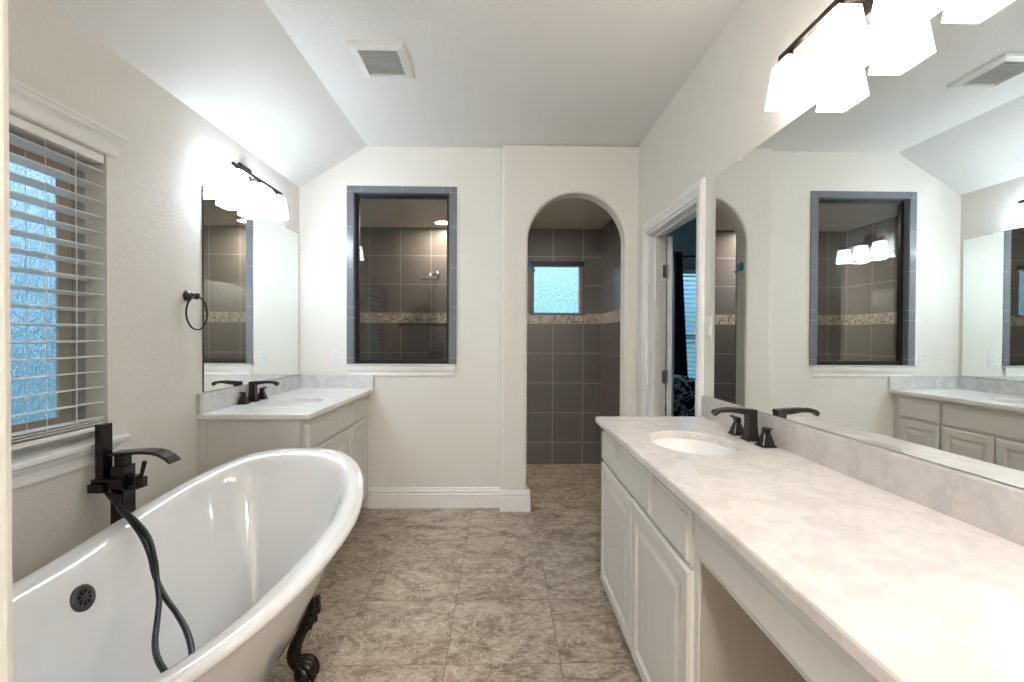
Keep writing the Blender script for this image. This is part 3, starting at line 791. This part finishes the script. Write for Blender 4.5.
def claw_foot(sx_, fy, sy_):
    """foot under shell, outward sx_ in x"""
    X = lambda d_: CX+sx_*d_
    b = new()
    # shoulder leaf, narrow ankle, forward-curving paw
    pth = smooth_path([(X(.224), fy, .322), (X(.214), fy, .270), (X(.186), fy, .205), (X(.160), fy, .145), (X(.150), fy, .100), (X(.165), fy, .068), (X(.190), fy, .050)], 6)
    n = len(pth); rad = []
    for i in range(n):
        q = i/(n-1); rad.append(.011+.010*math.sin(min(1, q/.42)*PI/2) if q < .42 else .021+.005*math.sin((q-.42)/.58*PI))
    tube(b, pth, rad, 14)
    f = link('foot', b, BRONZE, tub, smooth=True)
    b = new()    # ball
    R_ = .036; lathe(b, [(R_*math.sin(PI*k/12)+.0005, R_*(1-math.cos(PI*k/12))+.0005) for k in range(13)], (X(.188), fy, 0), 20); link('ball', b, BRONZE, f, smooth=True)
    for dy in (-.024, 0, .024):   # toes gripping
        b = new(); tube(b, smooth_path([(X(.160), fy+dy*.5, .082), (X(.195), fy+dy*.9, .082), (X(.222), fy+dy, .060), (X(.229), fy+dy*.9, .030), (X(.222), fy+dy*.8, .010)], 5), [.012]*10+[.011, .011, .010, .010, .009, .008, .007, .007, .006, .005, .004], 10); link('claw', b, BRONZE, f, smooth=True)
    for i, (d_, z, r_) in enumerate(((.234, .306, .011), (.234, .276, .014), (.222, .243, .015), (.204, .212, .013))):   # acanthus leaf lumps
        for dy in (-.020, .020, 0):
            b = new(); lathe(b, [(r_*math.sin(PI*k/8)*.75+.0003, -r_*1.3*math.cos(PI*k/8)) for k in range(9)], (X(d_+.006*(dy == 0)), fy+dy*(1-i*.12), z), 10)
            link('leaf', b, BRONZE, f, smooth=True)
    b = new(); lathe(b, [(.0005, -.013), (.009, -.009), (.012, 0), (.009, .009), (.0005, .013)], (X(.222), fy, .330), 12); link('copper_tip', b, COPPER, f, smooth=True)
for sx_, fy in ((1, 1.775), (1, 1.02), (-1, 1.775), (-1, 1.02)): claw_foot(sx_, fy, 1)
# overflow drain on the inner left wall
ov = bpy.data.objects.new('overflow_drain', None); C.objects.link(ov); ov.parent = tub
OVL = Vector((-1.193, 1.372, .546)); ov.matrix_parent_inverse = Matrix.Identity(4)
nrm = Vector((.95, 0, .31)).normalized(); q_ = Vector((0, 0, 1)).rotation_difference(nrm)
ov.location = OVL-Vector(tub.location); ov.rotation_mode = 'QUATERNION'; ov.rotation_quaternion = q_
b = new(); lathe(b, [(.036, -.01), (.037, .002), (.034, .006), (.024, .007), (.022, .004)], (0, 0, 0), 32); o = sub_local('flange', b, STEEL, ov, smooth=True)
b = new(); lathe(b, [(.022, .0035), (.022, .0045)], (0, 0, 0), 24); sub_local('hole', b, HOLE, ov)
b = new()
for k in range(8):
    a = 2*PI*k/8; c_, s_ = math.cos(a), math.sin(a); p0 = (c_*.004, s_*.004, .0065); p1 = (c_*.024, s_*.024, .0065); tube(b, [p0, p1], .0022, 6)
lathe(b, [(.006, .004), (.006, .009), (.003, .010)], (0, 0, 0), 12); sub_local('grille', b, STEEL, ov)

# ------------------------------------------------------------------ floor mounted tub filler
FX, FY = -1.392, 1.770
t = thing('tub_filler', 'black freestanding tub filler with hand shower and hose beside the bathtub', 'tub faucet', (FX, FY, 0))
b = new(); box(b, FX-.045, FX+.045, FY-.045, FY+.045, 0, .012); link('base_plate', b, BRONZE, t, bevel=.003)
b = new(); box(b, FX-.024, FX+.024, FY-.029, FY+.029, .012, .819); link('column', b, BRONZE, t, bevel=.002)
b = new(); box(b, FX-.017, FX+.017, FY-.021, FY+.021, .819, .857); link('neck', b, BRONZE, t, bevel=.002)
b = new(); rr = []
for d_, z, th in ((-.037, .863, .007), (.02, .868, .008), (.08, .872, .008), (.12, .870, .008), (.145, .863, .007), (.169, .849, .006), (.187, .832, .005)):
    rr.append([(FX+d_, FY-.031, z-th), (FX+d_, FY+.031, z-th), (FX+d_+(.004 if d_ > .14 else 0), FY+.031, z+th*.4), (FX+d_+(.004 if d_ > .14 else 0), FY-.031, z+th*.4)])
loft(b, rr); link('spout', b, BRONZE, t, bevel=.002)
b = new(); box(b, FX+.024, FX+.060, FY-.018, FY+.018, .730, .783); box(b, FX+.060, FX+.080, FY-.014, FY+.014, .737, .776); h = link('valve_knob', b, BRONZE, t, bevel=.003)
b = new(); tube(b, [(FX+.068, FY-.004, .775), (FX+.082, FY-.004, .833)], [.006, .008], 10); link('lever', b, BRONZE, h)
b = new(); box(b, FX-.078, FX-.024, FY-.062, FY-.027, .733, .764); box(b, FX-.078, FX+.031, FY-.048, FY-.027, .741, .778); link('holder', b, BRONZE, t, bevel=.002)
b = new(); hx_, hy_ = FX-.052, 1.749
box(b, hx_-.014, hx_+.014, hy_-.023, hy_+.023, .766, .974); link('hand_shower', b, BRONZE, t, bevel=.0025)
HOSE1 = [(-1.429, 1.735, 0.741), (-1.395, 1.715, 0.719), (-1.303, 1.66, 0.689), (-1.21, 1.6, 0.67), (-1.145, 1.56, 0.637), (-1.083, 1.5, 0.593), (-1.041, 1.45, 0.556), (-0.992, 1.39, 0.528), (-0.948, 1.32, 0.506), (-0.903, 1.25, 0.49), (-0.843, 1.18, 0.491), (-0.777, 1.13, 0.486), (-0.744, 1.13, 0.491), (-0.769, 1.19, 0.501), (-0.834, 1.27, 0.509), (-0.907, 1.34, 0.516), (-0.989, 1.41, 0.526), (-1.061, 1.47, 0.558), (-1.105, 1.51, 0.601), (-1.164, 1.56, 0.634), (-1.245, 1.615, 0.671), (-1.336, 1.68, 0.692), (-1.375, 1.725, 0.715)]
HOSE2 = []
b = new(); tube(b, smooth_path(HOSE1+HOSE2, 8), .0078, 10); link('hose', b, BLACKM, t, smooth=True)

# ------------------------------------------------------------------ shower fittings
t = thing('rain_shower', 'chrome square rain shower head on the tiled wall seen through the glass', 'shower head', (-.66, YS1, 1.9))
b = new(); lathe(b, [(.034, -.001), (.034, -.008), (.018, -.016)], (-.655, YS1, 1.912), 24, 'y'); link('flange', b, CHROME, t, smooth=True)
b = new(); tube(b, smooth_path([(-.655, YS1-.01, 1.912), (-.665, YS1-.06, 1.925), (-.69, YS1-.13, 1.905), (-.70, YS1-.16, 1.875)], 5), .009, 12); link('arm', b, CHROME, t, smooth=True)
b = new(); box(b, -.785, -.625, YS1-.24, YS1-.08, 1.842, 1.860); link('head', b, NICKEL, t, bevel=.003)
t = thing('shower_valve', 'dark square shower valve low on the tiled wall behind the glass', 'shower valve', (-.66, YS1, 1.1))
b = new(); box(b, -.735, -.590, YS1-.012, YS1-.0005, 1.03, 1.15); link('plate', b, STEEL, t, bevel=.004)
b = new(); lathe(b, [(.022, -.012), (.020, -.05), (.012, -.055)], (-.662, YS1, 1.09), 20, 'y'); link('knob', b, STEEL, t, smooth=True)
t = thing('grab_bar', 'thin dark bar under the mosaic band behind the glass', 'grab bar', (-.79, YS1, 1.407))
b = new(); tube(b, [(-1.03, YS1-.045, 1.407), (-.552, YS1-.045, 1.407)], .007, 10); link('rail', b, BRONZE, t, smooth=True)
for x in (-1.02, -.562):
    b = new(); lathe(b, [(.018, -.001), (.018, -.008), (.008, -.012), (.008, -.045)], (x, YS1, 1.407), 16, 'y'); link('mount', b, BRONZE, t, smooth=True)
t = thing('recessed_light', 'round recessed light in the shower ceiling', 'ceiling light', (-.578, 4.60, 2.383))
LX_, LY_ = -.578, 4.56
b = new(); lathe(b, [(.080, 0), (.080, -.005), (.062, -.007), (.060, -.002)], (LX_, LY_, 2.383), 32); link('trim_ring', b, PLASTIC, t, smooth=True)
b = new(); lathe(b, [(.060, -.0025), (.060, -.0045)], (LX_, LY_, 2.383), 32); link('lens', b, LS, t)
t = thing('suction_hook', 'teal hook stuck on the left inner side of the arch', 'hook', (AX0, 3.57, 1.83))
b = new(); lathe(b, [(.036, .0005), (.032, .008), (.016, .014), (.012, .024), (.018, .030)], (AX0, 3.575, 1.835), 20, 'x'); link('cup', b, TEAL, t, smooth=True)
b = new(); tube(b, smooth_path([(AX0+.028, 3.575, 1.85), (AX0+.030, 3.572, 1.80), (AX0+.045, 3.570, 1.785), (AX0+.060, 3.570, 1.80)], 5), .006, 8); link('prong', b, TEAL, t, smooth=True)

# unseen fill lamp added behind the camera, and the lawn outside the bedroom
LH = lamp_mat('added fill lamp', LAMP_FILL)
t = thing('added_fill_light', 'unseen round fill light added behind the camera', 'ceiling light', (.0, -1.10, HC))
b = new(); lathe(b, [(.20, 0), (.20, -.02), (.185, -.025)], (.0, -1.10, HC), 32); link('base', b, PLASTIC, t, smooth=True)
b = new(); lathe(b, [(.185, -.0255), (.175, -.06), (.13, -.09), (.06, -.105), (.01, -.107)], (.0, -1.10, HC), 32); link('lamp_shade', b, LH, t, smooth=True)
b = new(); box(b, -6, 9, 5.6, 16, -.3, -.25); struct('ground', b, plain('lawn', (.10, .30, .08), .9))
